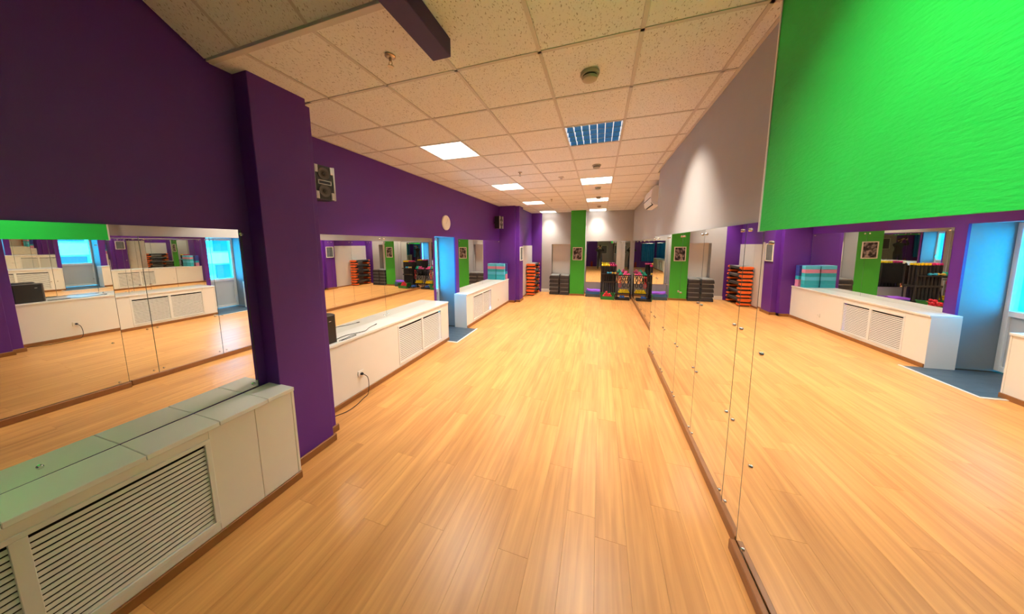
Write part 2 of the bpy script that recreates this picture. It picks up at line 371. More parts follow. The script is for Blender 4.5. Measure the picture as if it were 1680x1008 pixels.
# sloping and upper ceiling before the bend
ang = math.atan(SLOPE); L = (Y_BEND - Y_TOP) / math.cos(ang)
def slope_pt(x, s): return (x, Y_BEND - s * math.cos(ang), H + s * math.sin(ang))
near_cols = [(XL_NEAR - .02, GX0)] + [(GX0 + T * i, GX0 + T * (i + 1)) for i in range(0, 5)] + [(GX0 + 5 * T, XR + .01)]
for (a, b_) in near_cols:
    for (s0, s1) in ((0.018, .60), (.60, L)):
        hx, hy = (b_ - a) / 2 - .012, (s1 - s0) / 2 - .004
        o = MB().box(-hx, hx, -hy, hy, 0, .015).build('tile', 'tile', ceil)
        o.location = slope_pt((a + b_) / 2, (s0 + s1) / 2); o.rotation_euler = (-ang, 0, 0)
    for k in range(6):
        y1 = Y_TOP - k * T; y0 = y1 - T
        if (abs(a - GX0) < .01 and k == 3): continue
        o = MB().box(-(b_ - a) / 2 + .012, (b_ - a) / 2 - .012, -.288, .288, 0, .015).build('tile', 'tile', ceil); o.location = ((a + b_) / 2, (y0 + y1) / 2, 3.66)
for i in range(-1, 6):
    X = GX0 + T * i
    MB().box(X - .012, X + .012, Y_BEND if i > -1 else 1.95, YB, H - .001, H + .022).build('grid_bar', 'grid', ceil)
    if i >= 0:
        o = MB().box(-.012, .012, -L / 2, L / 2, -.001, .022).build('grid_bar', 'grid', ceil); o.location = slope_pt(X, L / 2); o.rotation_euler = (-ang, 0, 0)
        MB().box(X - .012, X + .012, YREAR, Y_TOP, 3.659, 3.68).build('grid_bar', 'grid', ceil)
for j in range(1, 17):
    Y = GY0 + T * j
    if Y < YB: MB().box(XL if 1.9 < Y < 9.0 else (XL_FAR if Y > 9 else -2.41), XR if Y < 5.25 else XR_FAR, Y - .012, Y + .012, H - .001, H + .022).build('grid_bar', 'grid', ceil)
MB().box(XL_NEAR, XR, Y_BEND - .016, Y_BEND + .022, H - .004, H + .03).build('edge_bar', 'grid', ceil, bevel=.002)
for k in range(0, 6): MB().box(XL_NEAR, XR, Y_TOP - k * T - .012, Y_TOP - k * T + .012, 3.655, 3.68).build('grid_bar', 'grid', ceil)
o = MB().box(XL_NEAR, XR, -.012, .012, -.001, .022).build('grid_bar', 'grid', ceil); o.location = slope_pt(0, .60)
# wall angle round the edge
MB().box(XL, XL + .022, 1.95, 8.53, H - .003, H + .02).box(XR - .022, XR, Y_BEND, 5.25, H - .003, H + .02).box(XR_FAR - .022, XR_FAR, 5.25, YB, H - .003, H + .02).box(-2.2, XR_FAR, YB - .022, YB, H - .003, H + .02).build('wall_angle', 'grid', ceil)

# ------------------------------------------------------------------ ceiling lights
def area_light(name, loc, power, parent=None, size=.44, spread=SPREAD, color=LAMP, rot=(0, 0, 0)):
    ld = bpy.data.lights.new(name, 'AREA'); ld.shape = 'SQUARE'; ld.size = size; ld.energy = power; ld.color = color; ld.spread = spread
    lo = bpy.data.objects.new(name, ld); COL.objects.link(lo); lo.location = loc; lo.rotation_euler = rot
    if parent: lo.parent = parent
    return lo
def fixture_meshes(on):
    d = {}
    d['housing'] = MB().box(-.29, .29, -.29, .29, .085, .09).box(-.295, -.29, -.295, .295, .0, .09).box(.29, .295, -.295, .295, .0, .09).box(-.29, .29, -.295, -.29, 0, .09).box(-.29, .29, .29, .295, 0, .09).mesh('housing', 'tray')
    d['tube'] = MB().cyl((-.28, 0, .055), .013, .56, 'x', 10).mesh('tube', 'tube_on' if on else 'tube_off', smooth=True)
    d['reflector'] = MB().prism([(-.012, .004), (.012, .004), (.004, .05), (-.004, .05)], 'x', -.288, .288).mesh('reflector', 'blade_on' if on else 'blade_off')
    d['blade'] = MB().box(-.0035, .0035, -.288, .288, .003, .042).mesh('blade', 'blade_on' if on else 'blade_edge')
    return d
FM = {True: fixture_meshes(True), False: fixture_meshes(False)}
def fixture(x, y, z, on, label, power, spread=SPREAD, size=.44):
    t = thing('ceiling_light', label, 'ceiling light', (x, y, z), 0, 'square louvred ceiling lights')
    d = FM[on]
    link('housing', d['housing'], t)
    for k in range(4): link('tube', d['tube'], t, (0, -.216 + .144 * k, 0))
    for k in range(5): link('reflector', d['reflector'], t, (0, -.276 + .138 * k, 0))
    for k in range(8): link('blade', d['blade'], t, (-.28 + .08 * k, 0, 0))
    area_light('tube_glow', (0, 0, -.004), power, t, size, spread)
    return t
NEARS = ['nearest the camera', 'second from the camera', 'third from the camera', 'last before the end wall']
for k, j in enumerate((3, 7, 11, 15)):
    yc = GY0 + T * j + T / 2
    fixture(GX0 + T / 2, yc, H, True, 'square lit ceiling light in the row by the purple wall, ' + NEARS[k], LAMP_W * (.58 if k == 3 else 1), math.radians(86) if k == 3 else SPREAD, .28 if k == 3 else .44)
    fixture(GX0 + T * 3.5, yc, H, k > 0, ('square ceiling light with dark louvres painted blue as reflected daylight in the row by the mirrors' if k == 0 else 'square lit ceiling light in the row by the mirrors, ' + NEARS[k]), LAMP_W * (1.05, 1, 1, .58)[k], math.radians((116, 112, 106, 92)[k]), (.44, .44, .44, .28)[k])
    if k == 0: first_right = bpy.context.scene.objects[[o.name for o in COL.objects if o.name.startswith('ceiling_light')][-1]]
# spot added inside the dark-louvred light to throw a beam down the grey wall
el = bpy.data.lights.new('added_wall_beam', 'SPOT'); el.energy = 90; el.color = LAMP; el.spot_size = math.radians(74); el.spot_blend = .85; el.shadow_soft_size = .03
eo = bpy.data.objects.new('added_wall_beam', el); COL.objects.link(eo); eo.parent = first_right; eo.location = (.22, -.05, -.012); eo.rotation_euler = Vector((.62, 0, -.85)).to_track_quat('-Z', 'Y').to_euler()
t = thing('spotlight', 'black ceiling spotlight aimed at the green board', 'spotlight', (-.2, .1, 3.66))
MB().cyl((0, 0, -.02), .05, .02).build('ceiling_plate', 'black', t, smooth=True); MB().tube([(0, 0, -.02), (0, 0, -.10)], .012, 8).build('stem', 'black', t)
aim = Vector((.835, .50, 2.45)) - Vector((-.2, .1, 3.52)); q = aim.to_track_quat('-Z', 'Y')
o = MB().lathe([(.045, .10), (.055, .06), (.060, -.04), (.056, -.04), (.05, .05)]).build('lamp_head', 'black', t, smooth=True); o.location = (0, 0, -.14); o.rotation_euler = q.to_euler()
sl = bpy.data.lights.new('spot_beam', 'SPOT'); sl.energy = 285; sl.color = (1, .95, .85); sl.spot_size = math.radians(76); sl.spot_blend = .75; sl.shadow_soft_size = .04
so_ = bpy.data.objects.new('spot_beam', sl); COL.objects.link(so_); so_.parent = t; so_.location = Vector((0, 0, -.14)) + aim.normalized() * .06; so_.rotation_euler = q.to_euler()
fixture(GX0 + T * .5, Y_TOP - 2.1, 3.66, True, 'added square ceiling light in the unseen rear near the blue curtain', LAMP_W * .12)  # dim fixture added out of view to light the rear of the hall

# ------------------------------------------------------------------ mirrors
clip_mesh = MB().lathe([(.0105, 0), (.0105, .007), (.007, .011)], (0, 0, 0), 'x', 12).mesh('clip', 'chrome', smooth=True)
def mirror_x(xs, sgn, y0, y1, z0, z1, label, clips, group, tilt=0.0, yaw=0.0):
    """a mirror whose face looks along sgn*X and stands at x = xs"""
    t = thing('mirror_panel', label, 'mirror', (xs, (y0 + y1) / 2, z0), 0, group)
    hy = (y1 - y0) / 2; h = z1 - z0
    a, b = (0, .005) if sgn < 0 else (-.005, 0)
    MB().box(a, b, -hy, hy, 0, h).build('glass', 'mirror', t)
    back = (b + .0005, b + .0025) if sgn < 0 else (a - .0025, a - .0005)
    MB().box(*back, -hy, hy, 0, h).build('backing', 'mirror_edge', t)
    MB().box(min(a, b) - .0005, max(a, b) + .0005, hy - .0005, hy + .003, 0, h).build('joint_gap_strip', 'mirror_edge', t)  # dark strip drawn for the gap beside the panel
    for (cy, cz) in clips:
        o = link('clip', clip_mesh, t, (0, cy - (y0 + y1) / 2, cz - z0))
        if sgn < 0: o.rotation_euler = (0, 0, math.pi)
    t.rotation_euler = (0, tilt, yaw)
    return t
# right wall, proud panels beside the camera
mirror_x(XR - .030, -1, -0.72, 1.862, .075, 2.05, 'wide wall mirror under the green board, reflecting the balcony doorway', [(1.785, .10), (1.785, .64), (1.785, 1.31), (1.785, 1.91)], 'mirrors along the grey wall', tilt=-.013)
mirror_x(XR - .030, -1, -3.15, -.724, .075, 2.05, 'wide wall mirror beside the photographer', [(-.78, .11), (-.78, 1.3)], 'mirrors along the grey wall')
js = [1.43, 2.144, 2.876, 3.545, 4.21, 4.88, 5.245]
nm = ['narrow visible strip of mirror right after the green board', 'second mirror panel after the green board', 'third mirror panel after the green board', 'fourth mirror panel after the green board', 'fifth mirror panel after the green board', 'slim mirror panel ending where the grey wall steps back']
for k in range(6):
    a, b = js[k] + .003, js[k + 1] - .003
    cl = [(yy, zz) for yy in ((b - .045,) if k == 0 else (a + .045, b - .045)) for zz in (.12, .73, 1.36, 1.99)]
    if k == 0: cl = [(a + .65, zz) for zz in ()] + [(b + .045, zz) for zz in ()] + cl
    mirror_x(XR - .009, -1, a, b, .075, 2.03, nm[k], cl, 'mirrors along the grey wall', tilt=-.005)
for k in range(8):
    a = 5.27 + k * .6985
    cl = [(yy, zz) for yy in (a + .05, a + .645) for zz in (.14, 1.98)]
    mirror_x(XR_FAR - .008, -1, a + .002, a + .696, .075, 2.035, 'mirror panel on the set-back wall, %s from the end corner' % ORD[7 - k], cl, 'mirrors on the set-back wall')
# left wall mirrors standing on the radiator benches
mirror_x(XL_NEAR + .0, 1, -.62, 1.356, .788, 2.018, 'wide mirror above the nearest radiator bench', [(1.325, .82), (1.36, 1.985), (-.2, .84), (.45, .84)], 'mirrors above the benches', yaw=.0143)
mirror_x(XL_NEAR + .006, 1, -2.6, -.624, .788, 2.018, 'wide mirror on the purple wall behind the camera', [(-.7, .84)], 'mirrors above the benches')
mirror_x(XL + .006, 1, 2.08, 3.382, .788, 2.03, 'mirror above the middle bench, half beside the stepped pillar', [(3.34, .83), (3.34, 1.99)], 'mirrors above the benches')
mirror_x(XL + .006, 1, 3.386, 4.695, .788, 2.03, 'mirror above the middle bench grille beside the doorway', [(3.43, .83), (3.43, 1.99), (4.65, 1.99)], 'mirrors above the benches')
mirror_x(XL + .006, 1, 5.745, 7.10, .788, 2.03, 'mirror above the far bench nearest the doorway', [(5.8, 1.99), (7.05, 1.99)], 'mirrors above the benches')
mirror_x(XL + .006, 1, 7.104, 8.50, .788, 2.03, 'mirror behind the stacked foam blocks', [(7.15, 1.99), (8.44, 1.99)], 'mirrors above the benches')
# end wall mirror
for (x0, x1, lab) in ((-.47, .30, 'end wall mirror panel next to the green pillar'), (.303, 1.045, 'end wall mirror panel in the corner behind the racks')):
    t = thing('mirror_panel', lab, 'mirror', ((x0 + x1) / 2, YB - .006, .47), 0, 'end wall mirrors'); hx = (x1 - x0) / 2
    MB().box(-hx, hx, 0, .004, 0, 1.55).build('glass', 'mirror', t); MB().box(-hx, hx, .0045, .006, 0, 1.55).build('backing', 'mirror_edge', t)
    for cx in (-hx + .05, hx - .05):
        o = link('clip', clip_mesh, t, (cx, 0, 1.51)); o.rotation_euler = (0, 0, -math.pi / 2)

# green embossed board over the near mirror
t = thing('wall_board', 'large bright green embossed board above the near mirror', 'wall board', (XR - .065, 0, 0))
pts = [(-1.9, 1.974), (1.885, 1.974), (1.885, H - .004), (Y_BEND - .012, H - .004), (Y_TOP, 3.65), (-1.9, 3.65)]
MB().prism(pts, 'x', 0.0, .064).build('board', 'green_board', t)
MB().box(-.004, .064, 1.8852, 1.897, 1.970, H - .004).build('edge_strip', 'whiteplastic', t)['label'] = 'white edge strip'

# ------------------------------------------------------------------ radiator benches with slatted grilles
slat_cache = {}
def slat_mesh(w):
    k = round(w, 3)
    if k not in slat_cache:
        slat_cache[k] = MB().prism([(.006, -.0104), (.0085, -.0097), (.0045, .0100), (.002, .0095)], 'y', -w / 2, w / 2).mesh('slat', 'slat')
    return slat_cache[k]
def bench(name, label, xf, xb, y0, y1, ztop, gr, splits, top_splits, end_near=False, end_far=True):
    """xf front plane, xb wall plane, gr = (ya, yb, mullions, z0, z1)"""
    t = thing(name, label, 'radiator cover', (xf, (y0 + y1) / 2, 0)); ox, oy = xf, (y0 + y1) / 2
    def B(nm, x0, x1, a, b, z0, z1, mat, bev=.002):
        return MB().box(x0 - ox, x1 - ox, a - oy, b - oy, z0, z1).build(nm, mat, t, bevel=bev)
    ts = [y0] + top_splits + [y1]
    for a, b in zip(ts, ts[1:]): B('top_slab', xb, xf + .012, a + .0008, b - .0008, ztop - .030, ztop, 'whitetop', .0025)
    ya, yb, mull, z0, z1 = gr
    ps = [y0] + [s for s in splits if s < ya] + [ya]
    for a, b in zip(ps, ps[1:]): B('front_panel', xf - .018, xf, a + .0008, b - .0008, .06, ztop - .031, 'white')
    ps = [yb] + [s for s in splits if s > yb] + [y1 - .02]
    for a, b in zip(ps, ps[1:]): B('front_panel', xf - .018, xf, a + .0008, b - .0008, .06, ztop - .031, 'white')
    B('rail', xf - .018, xf, ya, yb, z1, ztop - .031, 'white'); B('rail', xf - .018, xf, ya, yb, .06, z0, 'white')
    B('end_panel', xb, xf + .001, y1 - .019, y1, 0.0, ztop - .031, 'white')
    if end_near: B('end_panel', xb, xf + .001, y0, y0 + .019, 0.0, ztop - .031, 'white')
    B('baseboard', xf, xf + .016, y0 + .002, y1 - .002, 0, .062, 'skirt', .003)
    B('back_board', xf - .07, xf - .06, ya, yb, z0 - .02, z1 + .02, 'dark')
    fw = .022
    fr = MB()
    fr.box(xf - ox - .012, xf - ox + .006, ya - oy - .004, yb - oy + .004, z1 - fw, z1 + .004).box(xf - ox - .012, xf - ox + .006, ya - oy - .004, yb - oy + .004, z0 - .004, z0 + fw)
    fr.box(xf - ox - .012, xf - ox + .006, ya - oy - .004, ya - oy + fw, z0 + fw, z1 - fw).box(xf - ox - .012, xf - ox + .006, yb - oy - fw, yb - oy + .004, z0 + fw, z1 - fw)
    for m in mull: fr.box(xf - ox - .012, xf - ox + .006, m - oy - fw, m - oy + fw, z0 + fw, z1 - fw)
    gf = fr.build('grille', 'slat', t, bevel=.002)
    ed = [ya + fw] + [v for m in mull for v in (m - fw, m + fw)] + [yb - fw]
    pitch = .0292; n = int((z1 - z0 - 2 * fw) / pitch)
    for a, b in zip(ed[::2], ed[1::2]):
        for k in range(n):
            link('slat', slat_mesh(b - a), gf, (-.012, (a + b) / 2 - oy, z0 + fw + pitch * (k + .5)))
    return t
bench('radiator_bench', 'long white bench with a slatted grille under the nearest mirror', -2.28, XL_NEAR, -2.6, 1.432, .787, (-.27, .925, [.325], .115, .70), [1.17], [-1.6, -1.0, -.35, .30, .68, .98, 1.25])
bench('radiator_bench', 'white bench with a double slatted grille between the pillar and the doorway', -2.82, XL, 1.955, 4.70, .787, (3.27, 4.45, [3.86], .10, .695), [], [3.4], end_far=True)
bench('radiator_bench', 'white bench with a double slatted grille carrying foam blocks', -2.82, XL, 5.50, 8.525, .787, (5.845, 7.0, [6.42], .10, .69), [], [7.0], end_near=True)

# ------------------------------------------------------------------ balcony door
d = struct(link('door_1', None, None, (-3.62, 5.195, 0)), 'white glazed balcony door in the doorway')
f = MB().box(-.04, .04, -.405, -.35, 0.02, 2.06).box(-.04, .04, .35, .405, 0.02, 2.06).box(-.04, .04, -.35, .35, 1.99, 2.06).box(-.04, .04, -.35, .35, .02, .09).box(-.04, .04, -.35, .35, .80, .88).build('door_frame', 'upvc', d, bevel=.004)
MB().box(-.012, .012, -.35, .35, .09, .80).build('lower_panel', 'upvc_panel', d)
MB().box(-.006, .006, -.35, .35, .88, 1.99).build('pane', 'glass', d)
MB().box(.04, .06, -.385, -.365, .95, 1.10).box(.06, .075, -.385, -.30, 1.07, 1.09).build('door_handle', 'chrome', d, bevel=.003)
# outside
struct(MB().box(-60, -3.9, -40, 50, -4.2, -4.0).build('exterior_ground', 'snow'), 'snowy ground outside the balcony door')
b = struct(link('exterior_building', None, None, (-30, 12, -4)), 'pale apartment block outside the balcony door')
MB().box(-6, 0, -16, 16, 0, 12).build('wall', 'concrete', b)
for lv in range(4):
    MB().box(0, 1.0, -15, 15, 1.0 + lv * 2.8, 2.0 + lv * 2.8).build('balcony', 'snow', b)
    for k in range(9): MB().box(0, .08, -14 + k * 3.4, -12.2 + k * 3.4, 2.2 + lv * 2.8, 3.6 + lv * 2.8).build('pane', 'darkglass', b)

# ------------------------------------------------------------------ ceiling bits
def detector(x, y, label, s=1.0):
    t = thing('smoke_detector', label, 'smoke detector', (x, y, H), 0, 'smoke detectors')
    MB().lathe([(.066 * s, 0), (.066 * s, -.014), (.062 * s, -.02)]).build('mounting_base', 'detector', t, smooth=True)
    MB().lathe([(.05 * s, -.02), (.046 * s, -.032)]).build('sensing_slot', 'dark', t, smooth=True)
    MB().lathe([(.056 * s, -.032), (.05 * s, -.046), (.03 * s, -.056), (.002, -.058)]).build('cap', 'detector', t, smooth=True)
for x, y, l in ((-.11, 2.207, 'round smoke detector nearest the camera'), (-.09, 4.64, 'round smoke detector before the second light by the mirrors'), (-.08, 6.40, 'flat round detector just past the second light by the mirrors'), (-.075, 7.66, 'round smoke detector before the third light by the mirrors'), (-.065, 9.45, 'round smoke detector before the last light by the mirrors')):
    detector(x, y, l)
for x, y, l in ((-.712, 5.25, 'small square sensor on the ceiling in mid hall'), (-.68, 8.30, 'small square sensor on the ceiling near the end wall')):
    t = thing('ceiling_sensor', l, 'sensor', (x, y, H), 0, 'small ceiling sensors')
    MB().box(-.045, .045, -.045, .045, -.022, 0).build('sensor_box', 'whiteplastic', t, bevel=.006); MB().lathe([(.025, -.022), (.02, -.035), (.004, -.038)]).build('lens', 'silver', t, smooth=True)
for x, y, l in ((-1.34, 1.614, 'brass ceiling sprinkler nearest the camera'), (-1.337, 4.68, 'brass ceiling sprinkler in mid hall'), (-1.29, 7.65, 'brass ceiling sprinkler near the end wall')):
    t = thing('sprinkler', l, 'sprinkler', (x, y, H), 0, 'ceiling sprinklers')
    MB().lathe([(.034, 0), (.034, -.004), (.022, -.012), (.014, -.012)]).build('rose', 'brass', t, smooth=True)
    MB().cyl((0, 0, -.035), .009, .024).tube([(-.010, 0, -.034), (-.013, 0, -.048), (-.003, 0, -.062)], .0028).tube([(.010, 0, -.034), (.013, 0, -.048), (.003, 0, -.062)], .0028).build('nozzle', 'brass', t, smooth=True)
    MB().lathe([(.004, -.058), (.018, -.062), (.018, -.065)]).build('deflector', 'brass', t, smooth=True)
# purple box beam hanging under the slope
t = thing('ceiling_box', 'dark purple boxed duct hanging from the ceiling near the slope', 'ceiling duct', (-.95, 0, 0))
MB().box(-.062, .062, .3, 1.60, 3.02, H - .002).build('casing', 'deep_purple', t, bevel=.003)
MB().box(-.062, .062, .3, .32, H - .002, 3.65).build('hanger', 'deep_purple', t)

# ------------------------------------------------------------------ air conditioner
t = thing('air_conditioner', 'white wall air conditioner high on the set-back wall', 'air conditioner', (XR_FAR, 6.55, 2.66))
prof = [(0, .05), (-.05, .0), (-.15, .01), (-.205, .07), (-.215, .16), (-.20, .30), (-.16, .37), (0, .39)]
MB().prism(prof, 'y', -.45, .45).build('casing', 'whiteplastic', t, bevel=.006)
MB().box(-.222, -.212, -.43, .43, .15, .158).build('seam', 'dark', t)
MB().prism([(-.16, .012), (-.20, .058), (-.196, .066), (-.15, .016)], 'y', -.40, .40).build('vent', 'dark', t)
MB().prism([(-.185, .022), (-.214, .066), (-.21, .068), (-.18, .025)], 'y', -.40, .40).build('flap', 'whiteplastic', t)

# ------------------------------------------------------------------ speakers, clock, pictures
def wall_speaker(loc, rz, label):
    t = thing('wall_speaker', label, 'speaker', loc, rz, 'wall speakers')      # front looks along +X, local
    MB().box(-.17, -.006, -.11, .11, -.185, .185).build('cabinet', 'black', t, bevel=.006)
    MB().box(-.006, .004, -.108, .108, -.183, .183).build('front_baffle', 'black', t, bevel=.003)
    for s in (-1, 1):
        MB().box(-.01, .012, s * .112 - .012, s * .112 + .010, -.185, .185).build('side_strip', 'silver', t, bevel=.003)
        MB().box(.003, .012, s * .085 - .016, s * .085 + .016, -.18, -.10).box(.003, .012, s * .085 - .016, s * .085 + .016, .10, .18).build('corner_plate', 'silver', t, bevel=.002)
    for zc_ in (-.09, .095):
        MB().lathe([(.066, .004), (.066, .012), (.055, .010), (.030, -.004 + .006), (.022, .003)], (0, -.005, zc_), 'x', 28).build('woofer', 'cone', t, smooth=True)
        MB().lathe([(.022, .003), (.016, .011), (.003, .014)], (0, -.005, zc_), 'x', 16).build('dust_cap', 'black', t, smooth=True)
    MB().box(.004, .013, -.075, .075, -.022, -.014).box(.004, .013, -.075, .075, .016, .024).box(.004, .013, -.075, -.066, -.014, .016).box(.004, .013, .066, .075, -.014, .016).build('horn_trim', 'silver', t, bevel=.001)
    MB().box(-.24, -.17, -.02, .02, -.03, .03).build('bracket', 'black', t)
    return t
wall_speaker((-2.955, 2.385, 2.595), math.radians(-3), 'black and silver wall speaker beside the near pillar')
wall_speaker((-2.89, 8.05, 2.575), math.radians(-6), 'black wall speaker high in the corner above the foam blocks')
t = thing('wall_clock', 'round cream wall clock above the doorway', 'clock', (XL + .001, 5.22, 2.365))
MB().lathe([(.155, 0), (.155, .022), (.148, .03), (.140, .026)], (0, 0, 0), 'x', 40).build('rim', 'frame', t, smooth=True)
MB().lathe([(.142, .02), (.002, .0205)], (0, 0, 0), 'x', 40).build('dial', 'clockface', t)
MB().box(.021, .024, -.004, .004, -.01, .085, Matrix.Rotation(.5, 4, 'X')).build('hour_hand', 'black', t)
MB().box(.024, .026, -.003, .003, -.02, .115, Matrix.Rotation(-.6, 4, 'X')).build('minute_hand', 'black', t)
for k in range(12): MB().box(.021, .023, -.004, .004, .115, .132, Matrix.Rotation(k * math.pi / 6, 4, 'X')).build('hour_mark', 'black', t)
def picture(loc, rz, w_, h_, label, mat):
    t = thing('picture_frame', label, 'picture', loc, rz)                    # looks along -Y, local
    hw, hh, fw = w_ / 2, h_ / 2, .026
    MB().box(-hw, hw, -.02, 0, hh - fw, hh).box(-hw, hw, -.02, 0, -hh, -hh + fw).box(-hw, -hw + fw, -.02, 0, -hh + fw, hh - fw).box(hw - fw, hw, -.02, 0, -hh + fw, hh - fw).build('frame', 'frame', t, bevel=.003)
    MB().box(-hw + fw, hw - fw, -.010, -.002, -hh + fw, hh - fw).build('print', mat, t)
picture((-.772, 10.449, 1.56), 0, .345, .475, 'cream framed dark photo on the green pillar', 'print')
picture((-2.479, 8.84, 1.60), math.pi / 2, .34, .46, 'pale framed picture on the side of the far purple pillar', 'print2')
picture((.35, YREAR + .031, 1.45), math.pi, .5, .7, 'pale framed poster behind the photographer', 'print2')

# ------------------------------------------------------------------ hi-fi box, cables, sockets
t = thing('loudspeaker', 'black floor loudspeaker standing on the bench by the near pillar', 'speaker', (-2.965, 2.168, .788))
MB().box(-.105, .105, -.14, .13, 0, .325).build('cabinet', 'black', t, bevel=.004)
gpts = [(-.106, .13)] + [(-.106 + .212 * k / 10, .138 + .03 * math.sin(math.pi * k / 10)) for k in range(11)] + [(.106, .13)]
MB().prism(gpts, 'z', .0, .327).build('grille', 'cone', t)
MB().box(.105, .108, .06, .085, .255, .262).build('badge', 'silver', t)
def spline(pts, n=8):
    P = [Vector(p) for p in pts]; P = [2 * P[0] - P[1]] + P + [2 * P[-1] - P[-2]]; out = []
    for i in range(1, len(P) - 2):
        for k in range(n):
            u = k / n; a, b, c, e = P[i - 1], P[i], P[i + 1], P[i + 2]
            out.append(.5 * ((2 * b) + (c - a) * u + (2 * a - 5 * b + 4 * c - e) * u * u + (3 * b - a - 3 * c + e) * u ** 3))
    out.append(P[-2]); return out
zb = .792
t = thing('audio_cable', 'thin black audio cable lying along the bench top', 'cable', (0, 0, 0))
MB().tube(spline([(-2.93, 2.34, zb), (-2.95, 2.50, zb), (-2.90, 2.62, zb), (-2.87, 2.72, zb), (-2.93, 2.85, zb), (-2.96, 2.98, zb)]), .0035, 6).build('wire', 'cable', t, smooth=True)
MB().tube([(-2.96, 2.98, zb), (-2.97, 3.02, zb)], .006, 8).build('jack', 'black', t)
t = thing('audio_cable', 'looped black cable on the bench beside the loudspeaker', 'cable', (0, 0, 0))
MB().tube(spline([(-2.855, 2.33, zb), (-2.86, 2.42, zb), (-2.875, 2.50, zb), (-2.865, 2.56, zb), (-2.84, 2.55, zb), (-2.83, 2.46, zb), (-2.84, 2.35, zb)]), .0032, 6).build('wire', 'cable', t, smooth=True)
def socket(loc, label):
    t = thing('power_socket', label, 'socket', loc)
    MB().box(0, .010, -.041, .041, -.041, .041).build('plate', 'whiteplastic', t, bevel=.003)
    MB().lathe([(.022, .010), (.022, .013), (.018, .013), (.017, .011)], (0, 0, 0), 'x', 20).build('inset', 'whiteplastic', t)
    MB().cyl((.0125, -.009, 0), .0025, .001, 'x', 8).cyl((.0125, .009, 0), .0025, .001, 'x', 8).build('pin_hole', 'dark', t)
    return t
socket((-2.819, 2.56, .29), 'white socket with a black plug on the middle bench front')
socket((-2.819, 7.58, .27), 'white empty socket on the far bench front')
t = thing('power_cable', 'black power cord from the socket trailing to the floor', 'cable', (0, 0, 0))
MB().lathe([(.016, 0), (.018, .016), (.009, .030)], (-2.806, 2.56, .29), 'x', 14).build('plug', 'black', t, smooth=True)
MB().tube(spline([(-2.776, 2.56, .29), (-2.735, 2.585, .24), (-2.74, 2.60, .12), (-2.745, 2.58, .02), (-2.735, 2.50, .006), (-2.70, 2.38, .006), (-2.69, 2.24, .006), (-2.74, 2.12, .006), (-2.78, 2.03, .006)]), .0042, 7).build('wire', 'cable', t, smooth=True)

# ------------------------------------------------------------------ foam blocks on the far bench
blk = MB().box(-.135, .135, -.06, .06, 0, .084).mesh('foam_block', 'foam_blue', bevel=.004)
def foam(mat, k, x, y, label, rz=0.0):
    me = bpy.data.meshes.get('foam_block_' + mat)
    if not me:
        me = blk.copy(); me.name = 'foam_block_' + mat; me.materials.clear(); me.materials.append(M[mat])
    tag(link('foam_block', me, None, (x, y, .788 + .0855 * k), rz), label, 'foam block', 'foam blocks on the far bench')
seq = ['foam_teal', 'foam_teal', 'foam_blue', 'foam_teal', 'foam_pink', 'foam_blue']
nm = dict(foam_teal='teal', foam_blue='light blue', foam_pink='pink', foam_navy='navy blue')
for k, m in enumerate(seq): foam(m, k, -2.98, 8.215, '%s foam yoga block, %s from the bottom of the front pile' % (nm[m], ORD[k]), random.uniform(-.02, .02))
seq = ['foam_pink', 'foam_pink', 'foam_teal', 'foam_navy', 'foam_navy', 'foam_navy']
for k, m in enumerate(seq): foam(m, k, -2.965, 8.395, '%s foam yoga block, %s from the bottom of the pile against the pillar' % (nm[m], ORD[k]), random.uniform(-.02, .02))

# ------------------------------------------------------------------ orange step platforms
def orange_step():
    t = thing('step_platform', 'orange', 'step platform', (0, 0, 0), 0, 'orange step platforms')
    MB().box(-.150, .150, -.36, .36, .150, .225).build('deck', 'charcoal', t, bevel=.012)
    MB().box(-.145, .145, -.36, .36, .2255, .232).build('tread_mat', 'charcoal2', t, bevel=.002)
    for s in (-1, 1):
        a, b = sorted((s * .36, s * .44))
        MB().prism([(-.125, .140), (.125, .140), (.13, .162), (.165, .166), (.165, .206), (.14, .226), (-.14, .226), (-.165, .206), (-.165, .166), (-.13, .162)], 'y', a, b).build('end_cap', 'orange', t, bevel=.004)
        a, b = sorted((s * .27, s * .445))
        MB().prism([(-.165, .034), (.165, .034), (.165, .056), (.115, .094), (-.115, .094), (-.165, .056)], 'y', a, b).build('foot', 'orange', t, bevel=.004)
        a, b = sorted((s * .28, s * .425))
        MB().box(-.12, .12, a, b, .0, .034).build('rubber_pad', 'black', t); MB().box(-.145, .145, a, b, .094, .15).build('riser', 'black', t)
    return t
st = orange_step()
lab = ['bottom step platform of the orange stack in the corner', 'second step platform from the bottom of the orange stack', 'middle step platform of the orange stack', 'second step platform from the top of the orange stack', 'top step platform of the orange stack beside the pale boards']
for k in range(5):
    o = st if k == 0 else copy_tree(st)
    o.location = (-2.405 + random.uniform(-.008, .008), 10.32, .2415 * k); o.rotation_euler = (0, 0, random.uniform(-.015, .015)); o['label'] = lab[k]

